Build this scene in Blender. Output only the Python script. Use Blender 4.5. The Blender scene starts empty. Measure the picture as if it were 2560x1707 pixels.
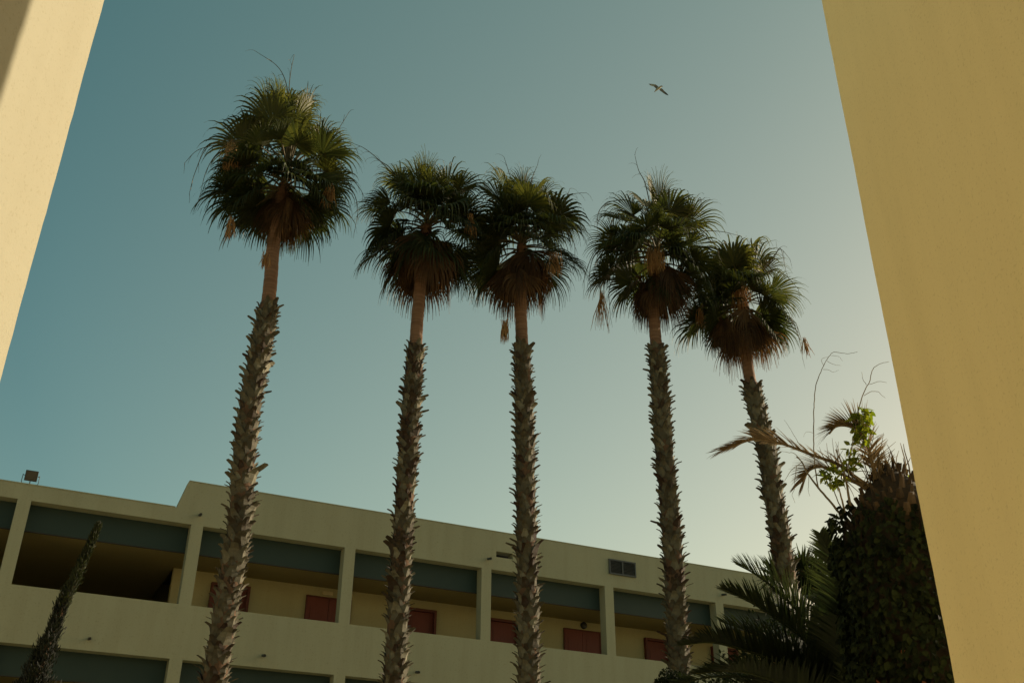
import bpy, math, random
import numpy as np
from mathutils import Vector, Matrix, Quaternion
C = bpy.context.scene.collection
sc = bpy.context.scene
rad = math.radians
# ------------------------------------------------------------------ camera, sky, sun, exposure
EYE = 1.6
PITCH, ROLL, FPX = 0.50339, 0.005761, 2574.8      # photograph measured at 2560 x 1707
cam_d = bpy.data.cameras.new('camera'); cam = bpy.data.objects.new('camera', cam_d); C.objects.link(cam)
cam_d.sensor_fit = 'HORIZONTAL'; cam_d.sensor_width = 36; cam_d.lens = FPX/2560*36
cam_d.clip_start = .05; cam_d.clip_end = 4000
_R0 = Vector((1, 0, 0)); _U0 = Vector((0, -math.sin(PITCH), math.cos(PITCH))); _F0 = Vector((0, math.cos(PITCH), math.sin(PITCH)))
_R = _R0*math.cos(ROLL) + _U0*math.sin(ROLL); _U = _U0*math.cos(ROLL) - _R0*math.sin(ROLL)
cam.matrix_world = Matrix(((_R.x, _U.x, -_F0.x, 0), (_R.y, _U.y, -_F0.y, 0), (_R.z, _U.z, -_F0.z, EYE), (0, 0, 0, 1)))
sc.camera = cam
SUN_AZ, SUN_EL = 63.0, 24.0                        # azimuth clockwise from +Y
world = bpy.data.worlds.new('World'); sc.world = world; world.use_nodes = True
wn, wl = world.node_tree.nodes, world.node_tree.links
wn.clear()
sky = wn.new('ShaderNodeTexSky'); sky.sky_type = 'NISHITA'; sky.sun_disc = False
sky.sun_elevation = rad(SUN_EL); sky.sun_rotation = rad(SUN_AZ)
sky.air_density = 1.0; sky.dust_density = 3.0; sky.ozone_density = 1.0; sky.altitude = 10
_sv = Vector((math.sin(rad(SUN_AZ))*math.cos(rad(SUN_EL)), math.cos(rad(SUN_AZ))*math.cos(rad(SUN_EL)), math.sin(rad(SUN_EL))))
# warm-teal balance of the evening sky: gain varies gently with height above the horizon and distance from the sun
wtc = wn.new('ShaderNodeTexCoord'); wsep = wn.new('ShaderNodeSeparateXYZ'); wl.new(wtc.outputs['Generated'], wsep.inputs[0])
zc_ = wn.new('ShaderNodeClamp'); zc_.inputs[1].default_value = 0; zc_.inputs[2].default_value = .8; wl.new(wsep.outputs[2], zc_.inputs[0])
dt = wn.new('ShaderNodeVectorMath'); dt.operation = 'DOT_PRODUCT'; dt.inputs[1].default_value = _sv; wl.new(wtc.outputs['Generated'], dt.inputs[0])
sc_ = wn.new('ShaderNodeClamp'); sc_.inputs[1].default_value = .15; sc_.inputs[2].default_value = .9; wl.new(dt.outputs['Value'], sc_.inputs[0])
s2 = wn.new('ShaderNodeMath'); s2.operation = 'MULTIPLY'; wl.new(sc_.outputs[0], s2.inputs[0]); wl.new(sc_.outputs[0], s2.inputs[1])
SKYC = [[a_*k_ for a_ in c_] for c_, k_ in zip(((1.18, -1.466, 4.521, -4.155), (1.58, -.616, 2.731, -3.131), (1.18, -.35, .912, -1.124)), (1.125, 1.06, 1.035))]   # r, g, b: constant, height, sun, sun squared
acc = None
for src, col in ((None, 0), (zc_.outputs[0], 1), (sc_.outputs[0], 2), (s2.outputs[0], 3)):
    v = tuple(SKYC[ch][col] for ch in range(3))
    if src is None: prev = v; continue
    ma = wn.new('ShaderNodeVectorMath'); ma.operation = 'MULTIPLY_ADD'; ma.inputs[1].default_value = v; wl.new(src, ma.inputs[0])
    if acc is None: ma.inputs[2].default_value = prev
    else: wl.new(acc, ma.inputs[2])
    acc = ma.outputs[0]
br = wn.new('ShaderNodeMapRange'); br.inputs[1].default_value = -.35; br.inputs[2].default_value = .2; br.inputs[3].default_value = .72; br.inputs[4].default_value = 1; wl.new(dt.outputs['Value'], br.inputs[0])
bm_ = wn.new('ShaderNodeVectorMath'); bm_.operation = 'SCALE'; wl.new(acc, bm_.inputs[0]); wl.new(br.outputs[0], bm_.inputs['Scale']); acc = bm_.outputs[0]
tint = wn.new('ShaderNodeMix'); tint.data_type = 'RGBA'; tint.blend_type = 'MULTIPLY'; tint.inputs[0].default_value = 1; tint.clamp_result = False
wl.new(acc, tint.inputs[7])
bg = wn.new('ShaderNodeBackground'); bg.inputs[1].default_value = 0.05
wo = wn.new('ShaderNodeOutputWorld')
wl.new(sky.outputs[0], tint.inputs[6]); wl.new(tint.outputs[2], bg.inputs[0]); wl.new(bg.outputs[0], wo.inputs[0])
sd = bpy.data.lights.new('sun', 'SUN'); sd.energy = 5.0; sd.angle = rad(.55); sd.color = (1, .84, .60)
sun = bpy.data.objects.new('sun', sd); C.objects.link(sun)
_sv = Vector((math.sin(rad(SUN_AZ))*math.cos(rad(SUN_EL)), math.cos(rad(SUN_AZ))*math.cos(rad(SUN_EL)), math.sin(rad(SUN_EL))))
sun.rotation_euler = _sv.to_track_quat('Z', 'Y').to_euler()
sc.view_settings.view_transform = 'Standard'; sc.view_settings.look = 'None'
sc.view_settings.exposure = 0.6; sc.view_settings.gamma = 1
sc.render.film_transparent = False
try: sc.cycles.max_bounces = 8; sc.cycles.diffuse_bounces = 5; sc.cycles.transparent_max_bounces = 8
except Exception: pass

# ------------------------------------------------------------------ measuring helpers (photo pixel -> point of the place)
K = 2560/2352
def ray(px, py):
    x = (px-1280)/FPX; y = -(py-853.5)/FPX
    return _R*x + _U*y + _F0
def at(px, py, r):
    d = ray(px, py); return Vector((0, 0, EYE)) + d*(r/math.hypot(d.x, d.y))
def atD(px, py, r): return at(px*K, py*K, r)
FAZ = 0.46246; FD = 27.5
fs = Vector((math.cos(FAZ), math.sin(FAZ), 0)); fn = Vector((-math.sin(FAZ), math.cos(FAZ), 0))
def F(s, w, z): return Vector((0, FD, EYE)) + fs*s + fn*w + Vector((0, 0, z))
def row_r(px, py, p=15.0):
    d = ray(px, py); a = math.atan2(d.x, d.y); return p/math.cos(a+FAZ)

# ------------------------------------------------------------------ mesh helpers
class MB:
    def __init__(s): s.v = []; s.f = []; s.t = []; s.m = []
    def add(s, vs, fs_, tone=.5, mi=0):
        b = len(s.v); s.v.extend([tuple(v) for v in vs])
        for f in fs_: s.f.append([b+i for i in f]); s.t.append(tone); s.m.append(mi)
    def box(s, c, sx, sy, sz, ax=None, tone=.5, mi=0):
        ax = ax or (Vector((1, 0, 0)), Vector((0, 1, 0)), Vector((0, 0, 1)))
        vs = [Vector(c)+ax[0]*(sx*i)+ax[1]*(sy*j)+ax[2]*(sz*k) for i in (-.5, .5) for j in (-.5, .5) for k in (-.5, .5)]
        s.add(vs, [(0, 1, 3, 2), (4, 6, 7, 5), (0, 4, 5, 1), (2, 3, 7, 6), (0, 2, 6, 4), (1, 5, 7, 3)], tone, mi)
    def tube(s, pts, rs, n=6, tone=.5, mi=0, cap=True):
        pts = [Vector(p) for p in pts]
        if isinstance(rs, (int, float)): rs = [rs]*len(pts)
        ring = []; up = Vector((.31, .17, .93)); b = len(s.v)
        for i, p in enumerate(pts):
            d = (pts[min(i+1, len(pts)-1)]-pts[max(i-1, 0)])
            if d.length < 1e-9: d = Vector((0, 0, 1))
            d.normalize(); a = d.cross(up)
            if a.length < 1e-3: a = d.cross(Vector((1, 0, 0)))
            a.normalize(); c = d.cross(a)
            for k in range(n):
                th = 2*math.pi*k/n; s.v.append(tuple(p+(a*math.cos(th)+c*math.sin(th))*rs[i]))
        for i in range(len(pts)-1):
            for k in range(n):
                s.f.append([b+i*n+k, b+i*n+(k+1) % n, b+(i+1)*n+(k+1) % n, b+(i+1)*n+k]); s.t.append(tone); s.m.append(mi)
        if cap:
            s.f.append([b+k for k in range(n)][::-1]); s.t.append(tone); s.m.append(mi)
            s.f.append([b+(len(pts)-1)*n+k for k in range(n)]); s.t.append(tone); s.m.append(mi)
    def build(s, name, mats, parent=None, smooth=False):
        org = parent.matrix_world.translation if parent else Vector((0, 0, 0))
        me = bpy.data.meshes.new(name)
        vs = np.array(s.v, dtype=float).reshape(-1, 3)
        par = parent; off = Vector((0, 0, 0))
        while par: off = off + par.location; par = par.parent
        me.from_pydata([tuple(q) for q in (vs-np.array(off))], [], s.f)
        if not isinstance(mats, (list, tuple)): mats = [mats]
        for m in mats: me.materials.append(m)
        at_ = me.attributes.new('tone', 'FLOAT', 'FACE'); at_.data.foreach_set('value', s.t)
        me.polygons.foreach_set('material_index', s.m)
        if smooth: me.polygons.foreach_set('use_smooth', [True]*len(s.f))
        me.update()
        o = bpy.data.objects.new(name, me); C.objects.link(o)
        if parent: o.parent = parent
        return o
def tag(o, label=None, cat=None, group=None, kind=None):
    for k_, v_ in (('label', label), ('category', cat), ('group', group), ('kind', kind)):
        if v_: o[k_] = v_
    return o
def empty(name, loc, label, cat, group=None):
    o = bpy.data.objects.new(name, None); C.objects.link(o); o.location = loc; o.empty_display_size = .2
    return tag(o, label, cat, group)
def perp(v):
    a = v.cross(Vector((0, 0, 1)))
    if a.length < 1e-3: a = v.cross(Vector((1, 0, 0)))
    return a.normalized()
def spline(pts, n):
    P_ = [Vector(p) for p in pts]; P_ = [P_[0]*2-P_[1]]+P_+[P_[-1]*2-P_[-2]]; out = []
    for i in range(1, len(P_)-2):
        p0, p1, p2, p3 = P_[i-1:i+3]
        for k in range(n):
            t = k/n; out.append(.5*((2*p1)+(p2-p0)*t+(2*p0-5*p1+4*p2-p3)*t*t+(3*p1-p0-3*p2+p3)*t**3))
    out.append(P_[-2]); return out

# ------------------------------------------------------------------ materials
def mat(name, stops, rough=.8, scale=8, bump=.0, bscale=60, transl=0, spec=.3, tonew=1.0, noise_w=.35, stretch=None, bdist=.01):
    """stops: colours low->high picked by face tone + object-space noise"""
    m = bpy.data.materials.new(name); m.use_nodes = True; n, l = m.node_tree.nodes, m.node_tree.links
    b = n['Principled BSDF']; b.inputs['Roughness'].default_value = rough; b.inputs['Specular IOR Level'].default_value = spec
    tc = n.new('ShaderNodeTexCoord'); src = tc.outputs['Object']
    if stretch:
        mp = n.new('ShaderNodeMapping'); mp.inputs['Scale'].default_value = stretch; l.new(src, mp.inputs[0]); src = mp.outputs[0]
    nz = n.new('ShaderNodeTexNoise'); nz.inputs['Scale'].default_value = scale; nz.inputs['Detail'].default_value = 6; l.new(src, nz.inputs['Vector'])
    at_ = n.new('ShaderNodeAttribute'); at_.attribute_name = 'tone'
    m1 = n.new('ShaderNodeMath'); m1.operation = 'MULTIPLY_ADD'; m1.inputs[1].default_value = noise_w*2; m1.inputs[2].default_value = -noise_w
    l.new(nz.outputs[0], m1.inputs[0])
    m2 = n.new('ShaderNodeMath'); m2.operation = 'MULTIPLY_ADD'; m2.inputs[1].default_value = tonew
    l.new(at_.outputs['Fac'], m2.inputs[0]); l.new(m1.outputs[0], m2.inputs[2])
    cr = n.new('ShaderNodeValToRGB'); e = cr.color_ramp.elements
    e[0].color = (*stops[0], 1); e[1].color = (*stops[-1], 1)
    for i, c in enumerate(stops[1:-1], 1): q = e.new(i/(len(stops)-1)); q.color = (*c, 1)
    l.new(m2.outputs[0], cr.inputs[0]); l.new(cr.outputs[0], b.inputs['Base Color'])
    if bump:
        nb = n.new('ShaderNodeTexNoise'); nb.inputs['Scale'].default_value = bscale; nb.inputs['Detail'].default_value = 5; l.new(src, nb.inputs['Vector'])
        bp = n.new('ShaderNodeBump'); bp.inputs['Strength'].default_value = bump; bp.inputs['Distance'].default_value = bdist
        l.new(nb.outputs[0], bp.inputs['Height']); l.new(bp.outputs[0], b.inputs['Normal'])
    if transl:
        tr = n.new('ShaderNodeBsdfTranslucent'); hs = n.new('ShaderNodeHueSaturation'); hs.inputs['Value'].default_value = 1.6; hs.inputs['Saturation'].default_value = 1.15
        l.new(cr.outputs[0], hs.inputs['Color']); l.new(hs.outputs[0], tr.inputs[0])
        mx = n.new('ShaderNodeMixShader'); mx.inputs[0].default_value = transl
        l.new(b.outputs[0], mx.inputs[1]); l.new(tr.outputs[0], mx.inputs[2]); l.new(mx.outputs[0], n['Material Output'].inputs[0])
    return m
M = {}
def stucco(name, c, c2, amp, dist, scale_, streak=.3):
    m = mat(name, [c, c2], rough=.9, scale=.9, bump=amp, bscale=scale_, noise_w=.5, tonew=0.0, bdist=dist, spec=.15)
    n, l = m.node_tree.nodes, m.node_tree.links
    # centre the large mottling and add small dark pits of the plaster
    m2 = [q for q in n if q.type == 'MATH' and q.inputs[1].default_value == 0.0][0]
    ad = n.new('ShaderNodeMath'); ad.operation = 'ADD'; ad.inputs[1].default_value = .5
    cr = [q for q in n if q.type == 'VALTORGB'][0]
    l.new(m2.outputs[0], ad.inputs[0]); l.new(ad.outputs[0], cr.inputs[0])
    b = n['Principled BSDF']
    tc = [q for q in n if q.type == 'TEX_COORD'][0]
    vz = n.new('ShaderNodeTexNoise'); vz.inputs['Scale'].default_value = scale_*.7; vz.inputs['Detail'].default_value = 3
    l.new(tc.outputs['Object'], vz.inputs['Vector'])
    r2 = n.new('ShaderNodeValToRGB'); r2.color_ramp.elements[0].position = .28; r2.color_ramp.elements[0].color = (.88, .86, .82, 1)
    r2.color_ramp.elements[1].position = .42; r2.color_ramp.elements[1].color = (1, 1, 1, 1); l.new(vz.outputs[0], r2.inputs[0])
    mx = n.new('ShaderNodeMix'); mx.data_type = 'RGBA'; mx.blend_type = 'MULTIPLY'; mx.inputs[0].default_value = 1
    mp = n.new('ShaderNodeMapping'); mp.inputs['Scale'].default_value = (1.6, 1.6, .16); l.new(tc.outputs['Object'], mp.inputs[0])
    sn = n.new('ShaderNodeTexNoise'); sn.inputs['Scale'].default_value = 1.8; sn.inputs['Detail'].default_value = 7; sn.inputs['Roughness'].default_value = .65; l.new(mp.outputs[0], sn.inputs['Vector'])
    r3 = n.new('ShaderNodeValToRGB'); r3.color_ramp.elements[0].position = .30; r3.color_ramp.elements[0].color = (.84, .82, .78, 1); r3.color_ramp.elements[1].position = .56; r3.color_ramp.elements[1].color = (1, 1, 1, 1); l.new(sn.outputs[0], r3.inputs[0])
    m3 = n.new('ShaderNodeMix'); m3.data_type = 'RGBA'; m3.blend_type = 'MULTIPLY'; m3.inputs[0].default_value = streak; l.new(cr.outputs[0], m3.inputs[6]); l.new(r3.outputs[0], m3.inputs[7])
    l.new(m3.outputs[2], mx.inputs[6]); l.new(r2.outputs[0], mx.inputs[7]); l.new(mx.outputs[2], b.inputs['Base Color'])
    return m
M['plaster'] = stucco('yellow_plaster', (.285, .265, .193), (.31, .29, .21), .3, .003, 110)
M['ochre'] = stucco('bounce_lit_ochre_plaster', (.87, .71, .37), (.90, .745, .40), .35, .004, 90)  # ochre kept bright and saturated, with bounce light put into the colour
M['bounce_white'] = stucco('bounce_wing_plaster', (.52, .47, .34), (.56, .51, .37), .25, .004, 60)  # white finish of the added, unseen bounce wing
M['render'] = stucco('cream_render', (.315, .32, .225), (.35, .355, .25), .25, .004, 40, .5)
M['corridor'] = stucco('ochre_corridor_paint', (.41, .36, .19), (.45, .395, .21), .2, .003, 40)
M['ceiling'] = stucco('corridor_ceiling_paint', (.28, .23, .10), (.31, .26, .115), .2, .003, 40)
M['fascia'] = mat('teal_fascia_paint', [(.022, .040, .036), (.029, .051, .045)], rough=.6, scale=1.5)
M['coping'] = mat('coping_concrete', [(.30, .27, .20), (.42, .38, .29)], rough=.9, scale=5, bump=.3)
M['roof'] = mat('roof_felt', [(.12, .12, .11), (.2, .19, .17)], rough=.95, scale=3)
M['door'] = mat('red_brown_door_wood', [(.12, .028, .017), (.19, .048, .028)], rough=.55, scale=4, stretch=(8, 8, .7), bump=.1)
M['frame'] = mat('dark_door_frame_wood', [(.10, .028, .018), (.14, .04, .025)], rough=.6, scale=4)
M['metal'] = mat('grey_painted_metal', [(.045, .055, .058), (.075, .088, .092)], rough=.5, scale=10)
M['dark'] = mat('dark_metal', [(.02, .02, .02), (.05, .05, .045)], rough=.6, scale=10)
M['glass'] = mat('lamp_glass', [(.03, .028, .022), (.05, .045, .035)], rough=.15, scale=5, spec=.6)
M['white'] = mat('off_white_plastic', [(.5, .42, .22), (.6, .5, .3)], rough=.5, scale=5)
M['boot'] = mat('leaf_base_fibre', [(.032, .017, .010), (.058, .051, .033), (.122, .113, .079), (.255, .235, .162)], rough=.85, scale=14, bump=.5, bscale=90, noise_w=.18)
M['dark_bark'] = mat('shaded_trunk_bark', [(.012, .009, .006), (.03, .022, .014)], rough=.95, scale=9, bump=.5)  # darkened trunk bark, the shade behind the ivy put into its colour
M['core'] = mat('trunk_fibre', [(.06, .035, .02), (.14, .08, .045)], rough=.95, scale=12, bump=.6, bscale=50)
M['smooth'] = mat('smooth_palm_bark', [(.085, .042, .025), (.18, .10, .06), (.30, .18, .112)], rough=.85, scale=5, bump=.9, bscale=14, stretch=(.6, .6, 7), noise_w=.6)
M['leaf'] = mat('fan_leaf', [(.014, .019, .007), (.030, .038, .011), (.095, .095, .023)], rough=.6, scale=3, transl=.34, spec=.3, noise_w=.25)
M['skirt'] = mat('dead_fan_leaf', [(.035, .021, .011), (.08, .044, .02), (.18, .105, .045)], rough=.75, scale=5, transl=.3, noise_w=.25)
M['seed'] = mat('tan_seed_cluster', [(.26, .14, .055), (.44, .27, .12)], rough=.85, scale=9, transl=.25)
M['stalk'] = mat('flower_stalk_fibre', [(.07, .06, .03), (.13, .10, .05)], rough=.8, scale=9)
M['ivy'] = mat('shaded_ivy_leaf', [(.005, .008, .004), (.011, .017, .007), (.021, .030, .011)], rough=.85, scale=4, transl=.12, spec=.1, noise_w=.15)  # near-black green, deep shade put into the leaf colour
M['rust'] = mat('withered_leaf', [(.09, .035, .015), (.22, .065, .022)], rough=.8, scale=5, transl=.2)
M['lime'] = mat('bright_climber_leaf', [(.055, .08, .013), (.105, .135, .02), (.19, .21, .036)], rough=.45, scale=6, transl=.5, noise_w=.2)
M['twig'] = mat('dry_twig', [(.10, .085, .06), (.18, .15, .10)], rough=.9, scale=9)
M['feather_dead'] = mat('dead_feather_leaf', [(.085, .062, .036), (.15, .112, .066), (.23, .18, .115)], rough=.8, scale=6, transl=.25, noise_w=.2)
M['feather'] = mat('feather_leaf', [(.008, .013, .006), (.018, .027, .009), (.045, .056, .017)], rough=.62, scale=4, transl=.2, spec=.3, noise_w=.2)
M['cut'] = mat('cut_frond_base', [(.022, .016, .010), (.05, .035, .022), (.09, .064, .042)], rough=.9, scale=8, bump=.5, noise_w=.2)
M['cypress'] = mat('cypress_spray', [(.0025, .004, .002), (.006, .009, .004), (.03, .037, .011)], rough=.7, scale=5, transl=.25, noise_w=.15)
M['ground'] = mat('gravel_ground', [(.10, .10, .055), (.19, .17, .10)], rough=.95, scale=6, bump=.5)
M['paving'] = mat('bounce_paving', [(.52, .46, .34), (.60, .54, .40)], rough=.9, scale=4, bump=.3)  # kept pale so the unseen ground bounces sun onto the right wall
M['bird'] = mat('gull_plumage', [(.05, .045, .04), (.24, .19, .14), (.50, .46, .34), (.8, .76, .62)], rough=.8, scale=12, noise_w=.08)
M['beak'] = mat('gull_beak', [(.4, .25, .05), (.5, .3, .06)], rough=.5)

# ------------------------------------------------------------------ ground
g = MB(); g.add([(-1500, -1500, 0), (1500, -1500, 0), (1500, 1500, 0), (-1500, 1500, 0)], [(0, 1, 2, 3)])
tag(g.build('ground', M['ground']), kind='structure')
g = MB(); g.add([(-1.9, -18, .004), (14, -18, .004), (14, 3.69, .004), (-1.9, 3.69, .004)], [(0, 1, 2, 3)])
g.add([(-9, 3.7, .008), (11, 3.7, .008), (11, 10.2, .008), (-9, 10.2, .008)], [(0, 1, 2, 3)])  # terrace out of view, added to bounce sun onto the right wall
tag(g.build('path', M['paving']), kind='structure')

# ------------------------------------------------------------------ two near buildings (the passage), plus an added bounce wing
def bevel(o, w=.02, seg=2):
    b = o.modifiers.new('bevel', 'BEVEL'); b.width = w; b.segments = seg; b.limit_method = 'ANGLE'; return o
AL = math.tan(rad(29.015)); AR = math.tan(rad(22.66))
LX = -2.0; LY = 2.0/AL
RX = 2.167; RY = RX/AR
def near_building(x0, x1, y0, y1, h, label, mt):
    e = empty('building', ((x0+x1)/2, (y0+y1)/2, 0), label, 'building')
    w = MB(); nz = 110
    # walls as a lightly uneven grid so the plastered arris is not a ruler line
    def face(a, b, nu):
        rnd = random.Random(int(abs(a[0]*7+a[1]*3+b[0]*5)*10))
        vs = []; fs_ = []
        for j in range(nz+1):
            for i in range(nu+1):
                u = i/nu; p = Vector((a[0]+(b[0]-a[0])*u, a[1]+(b[1]-a[1])*u, h*j/nz))
                if nu and (i == 0 or i == nu): q_ = random.Random(int((p.x*31+p.y*17)*50)+j*7); p = p+Vector((q_.uniform(-1, 1), q_.uniform(-1, 1), 0))*.0009+Vector((math.sin(j*.31+p.x), math.cos(j*.27+p.y), 0))*.0011
                vs.append(p)
        for j in range(nz):
            for i in range(nu):
                q = j*(nu+1)+i; fs_.append((q, q+1, q+nu+2, q+nu+1))
        w.add(vs, fs_)
    face((x0, y0), (x1, y0), 4); face((x1, y0), (x1, y1), 4); face((x1, y1), (x0, y1), 4); face((x0, y1), (x0, y0), 4)
    w.build('wall', M[mt], e)
    r = MB(); r.box(((x0+x1)/2, (y0+y1)/2, h+.06), x1-x0+.12, y1-y0+.12, .12); bevel(r.build('coping', M['coping'], e))
    r = MB(); r.box(((x0+x1)/2, (y0+y1)/2, .1), x1-x0+.03, y1-y0+.03, .2); bevel(r.build('plinth', M['coping'], e), .01)
    return e
near_building(-9, LX, -16, LY, 6.6, 'pale yellow plastered building with a sunlit corner edge at the left of the passage', 'plaster')
near_building(RX, RX+3.2, 2.6, RY, 8.0, 'yellow ochre plastered building in shade at the right of the passage', 'ochre')
near_building(-18, -12.2, 3.9, 12.6, 11.5, 'added unseen white wing left of the palms, bouncing sun onto the right wall', 'bounce_white')  # unseen wing, added only to bounce sunlight onto the right wall

# ------------------------------------------------------------------ gallery building
bld = empty('gallery_building', F(-3, 0, -EYE), 'long cream rendered building with open galleries and red doors behind the palms', 'building')
PITCHB = 3.835
bays = [(-8.25+PITCHB*(k-2), -8.25+PITCHB*(k-2)+3.55) for k in range(-1, 10)]
S0, S1 = bays[0][0]-.4, bays[-1][1]+.4
holes = []
for (a, b) in bays:
    for i in range(3): holes.append((a, b, 6.11-3.125*i, 8.01-3.125*i))
slot = (-.44, .07, 8.36, 8.53)
holes.append(slot)
def wall_grid(mb, s0, s1, z0, z1, holes, w0, w1, tone=.5):
    ss = sorted(set([s0, s1]+[h for q in holes for h in q[:2]])); zs = sorted(set([z0, z1]+[h for q in holes for h in q[2:]]))
    ss = [q for q in ss if s0 <= q <= s1]; zs = [q for q in zs if z0 <= q <= z1]
    def hole(i, j):
        if i < 0 or j < 0 or i >= len(ss)-1 or j >= len(zs)-1: return True
        a = (ss[i]+ss[i+1])/2; b = (zs[j]+zs[j+1])/2
        return any(q[0] < a < q[1] and q[2] < b < q[3] for q in holes)
    for i in range(len(ss)-1):
        for j in range(len(zs)-1):
            if hole(i, j): continue
            a, b, c, d = ss[i], ss[i+1], zs[j], zs[j+1]
            mb.add([F(a, w0, c), F(b, w0, c), F(b, w0, d), F(a, w0, d)], [(0, 1, 2, 3)], tone)
            mb.add([F(a, w1, c), F(b, w1, c), F(b, w1, d), F(a, w1, d)], [(3, 2, 1, 0)], tone)
            if hole(i-1, j): mb.add([F(a, w0, c), F(a, w0, d), F(a, w1, d), F(a, w1, c)], [(0, 1, 2, 3)], tone)
            if hole(i+1, j): mb.add([F(b, w0, c), F(b, w1, c), F(b, w1, d), F(b, w0, d)], [(0, 1, 2, 3)], tone)
            if hole(i, j-1): mb.add([F(a, w0, c), F(a, w1, c), F(b, w1, c), F(b, w0, c)], [(0, 1, 2, 3)], tone)
            if hole(i, j+1): mb.add([F(a, w0, d), F(b, w0, d), F(b, w1, d), F(a, w1, d)], [(0, 1, 2, 3)], tone)
w = MB()
LOWP, HIGHP = 8.37, 9.07
wall_grid(w, S0, S1, -EYE, LOWP, [h for h in holes if h[3] <= 8.2], 0, .3)
# slot passes through the low band top: raised parapet begins at LOWP with its own opening
def prism(mb, prof, w0, w1):
    n = len(prof); vs = [F(a, w0, b) for a, b in prof]+[F(a, w1, b) for a, b in prof]
    mb.add(vs, [tuple(range(n)), tuple(range(2*n-1, n-1, -1))]+[(i, i+n, (i+1) % n+n, (i+1) % n) for i in range(n)])
prism(w, [(-8.94, LOWP), (-8.75, LOWP), (-8.75, HIGHP)], 0, .3)
wall_grid(w, -8.75, S1, LOWP, HIGHP, [(slot[0], slot[1], LOWP+.0001, 8.53)], 0, .3)
# end walls and rear wall
axs = (fs, fn, Vector((0, 0, 1)))
for s_ in (S0+.15, S1-.15): w.box(F(s_, 5.3, (8.0-EYE)/2), .3, 9.98, 8.0+EYE-.004, axs)
w.box(F((S0+S1)/2, 10.4, (LOWP-EYE)/2), S1-S0, .2, LOWP+EYE, axs)
w.build('wall', M['render'], bld)
r = MB(); r.box(F((S0+S1)/2, 5.35, 8.12), S1-S0-.02, 9.9, .2, axs); r.build('roof', M['roof'], bld)
for i in range(3):
    zc = 7.40-3.125*i
    q = MB(); q.box(F((S0+S1)/2, 1.02, zc+.05), S1-S0-.6, 1.36, .10, axs); q.build('corridor_ceiling', M['ceiling'], bld)
    q = MB(); q.box(F((S0+S1)/2, 1.0, 5.0-3.125*i), S1-S0-.6, 1.396, .12, axs); q.build('corridor_floor', M['coping'], bld)
# gallery rear wall with a stair void at the left
q = MB()
wall_grid(q, -8.52, S1-.3, -EYE+.01, 8.0, [], 1.70, 1.9)
q.build('corridor_wall', M['corridor'], bld)
q = MB(); wall_grid(q, S0+.3, -5.1, -EYE+.01, 8.0, [], 5.6, 5.8)
q.box(F(-5.0, 3.75, 3.2), .2, 3.68, 9.5, axs)
q.build('stairwell_wall', M['corridor'], bld)
q = MB()
for i in range(3): q.box(F((S0+.3-8.53)/2, 3.65, 7.46-3.125*i), abs(S0+.3+8.53)-.01, 3.898, .12, axs)
q.build('stairwell_ceiling', M['ceiling'], bld)
for k_, (a, b) in enumerate(bays):
    for i in range(3):
        z0 = 7.402-3.125*i; z1 = 8.03-3.125*i
        q = MB(); q.box(F((a+b)/2, .322, (z0+z1)/2), b-a+.26, .036, z1-z0, axs); q.box(F((a+b)/2, .315, z0-.008), b-a+.24, .05, .022, axs, mi=1)
        q.build('fascia_panel', [M['fascia'], M['dark']], bld)
def door(a, b, double, i=0):
    z1 = 7.15-3.125*i; z0 = 5.07-3.125*i; w0 = 1.70; c = (a+b)/2
    fr = MB(); t = .07
    d = MB()
    if double:
        for sgn in (-1, 1): d.box(F(c+sgn*(b-a-2*.03)/4, w0-.022, (z0+z1-.03)/2), (b-a-.07)/2-.004, .04, z1-z0-.04, axs)
        for sgn in (-1, 1): d.box(F(c+sgn*(b-a)/4, w0-.046, z1-.5), (b-a)/2-.26, .008, .5, axs)
        t = .03
    else:
        d.box(F(c, w0-.012, (z0+z1-t)/2), b-a-2*t, .02, z1-z0-t, axs)
        d.box(F(c, w0-.026, z1-.62), b-a-2*t-.24, .008, .62, axs)
    dr = d.build('door', M['door'], bld)
    dep = .12 if not double else .06
    fr.box(F(a+t/2, w0-dep/2, (z0+z1)/2), t, dep, z1-z0, axs); fr.box(F(b-t/2, w0-dep/2, (z0+z1)/2), t, dep, z1-z0, axs)
    fr.box(F(c, w0-dep/2, z1-t/2), b-a-2*t-.002, dep, t, axs)
    fr.build('door_frame', M['frame'], dr)
    h = MB(); h.box(F(b-t-.08, w0-.07, z0+1.02), .12, .02, .02, axs); h.box(F(b-t-.03, w0-.05, z0+1.02), .02, .04, .02, axs); h.build('door_handle', M['metal'], dr)
for i in range(2):
    for off in (0, 7.67, 15.34):
        for (a, b, dbl) in ((-7.57, -6.59, 0), (-5.11, -3.88, 1), (-2.35, -1.46, 0)):
            if a+off < S1-2: door(a+off, b+off, dbl, i)
def disc(mb, c, ax, r0, r1, L, n=20, tone=.5, mi=0):
    mb.tube([Vector(c), Vector(c)+ax*L*.7, Vector(c)+ax*L], [r0, r0, r1], n, tone, mi)
for (s_, i) in ((3.24, 0), (-1.0, 1), (3.24, 1)):
    q = MB(); disc(q, F(s_, 1.70, 7.29-3.125*i), -fn, .10, .085, .07); lm = q.build('bulkhead_lamp', M['dark'], bld)
    q = MB(); disc(q, F(s_, 1.628, 7.29-3.125*i), -fn, .075, .04, .03); q.build('lamp_glass', M['glass'], lm)
for s_ in (-4.55, 10.8):
    q = MB(); q.box(F(s_, 1.665, 7.25), .28, .07, .10, axs); o = q.build('emergency_light', M['white'], bld); bevel(o, .012)
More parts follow.
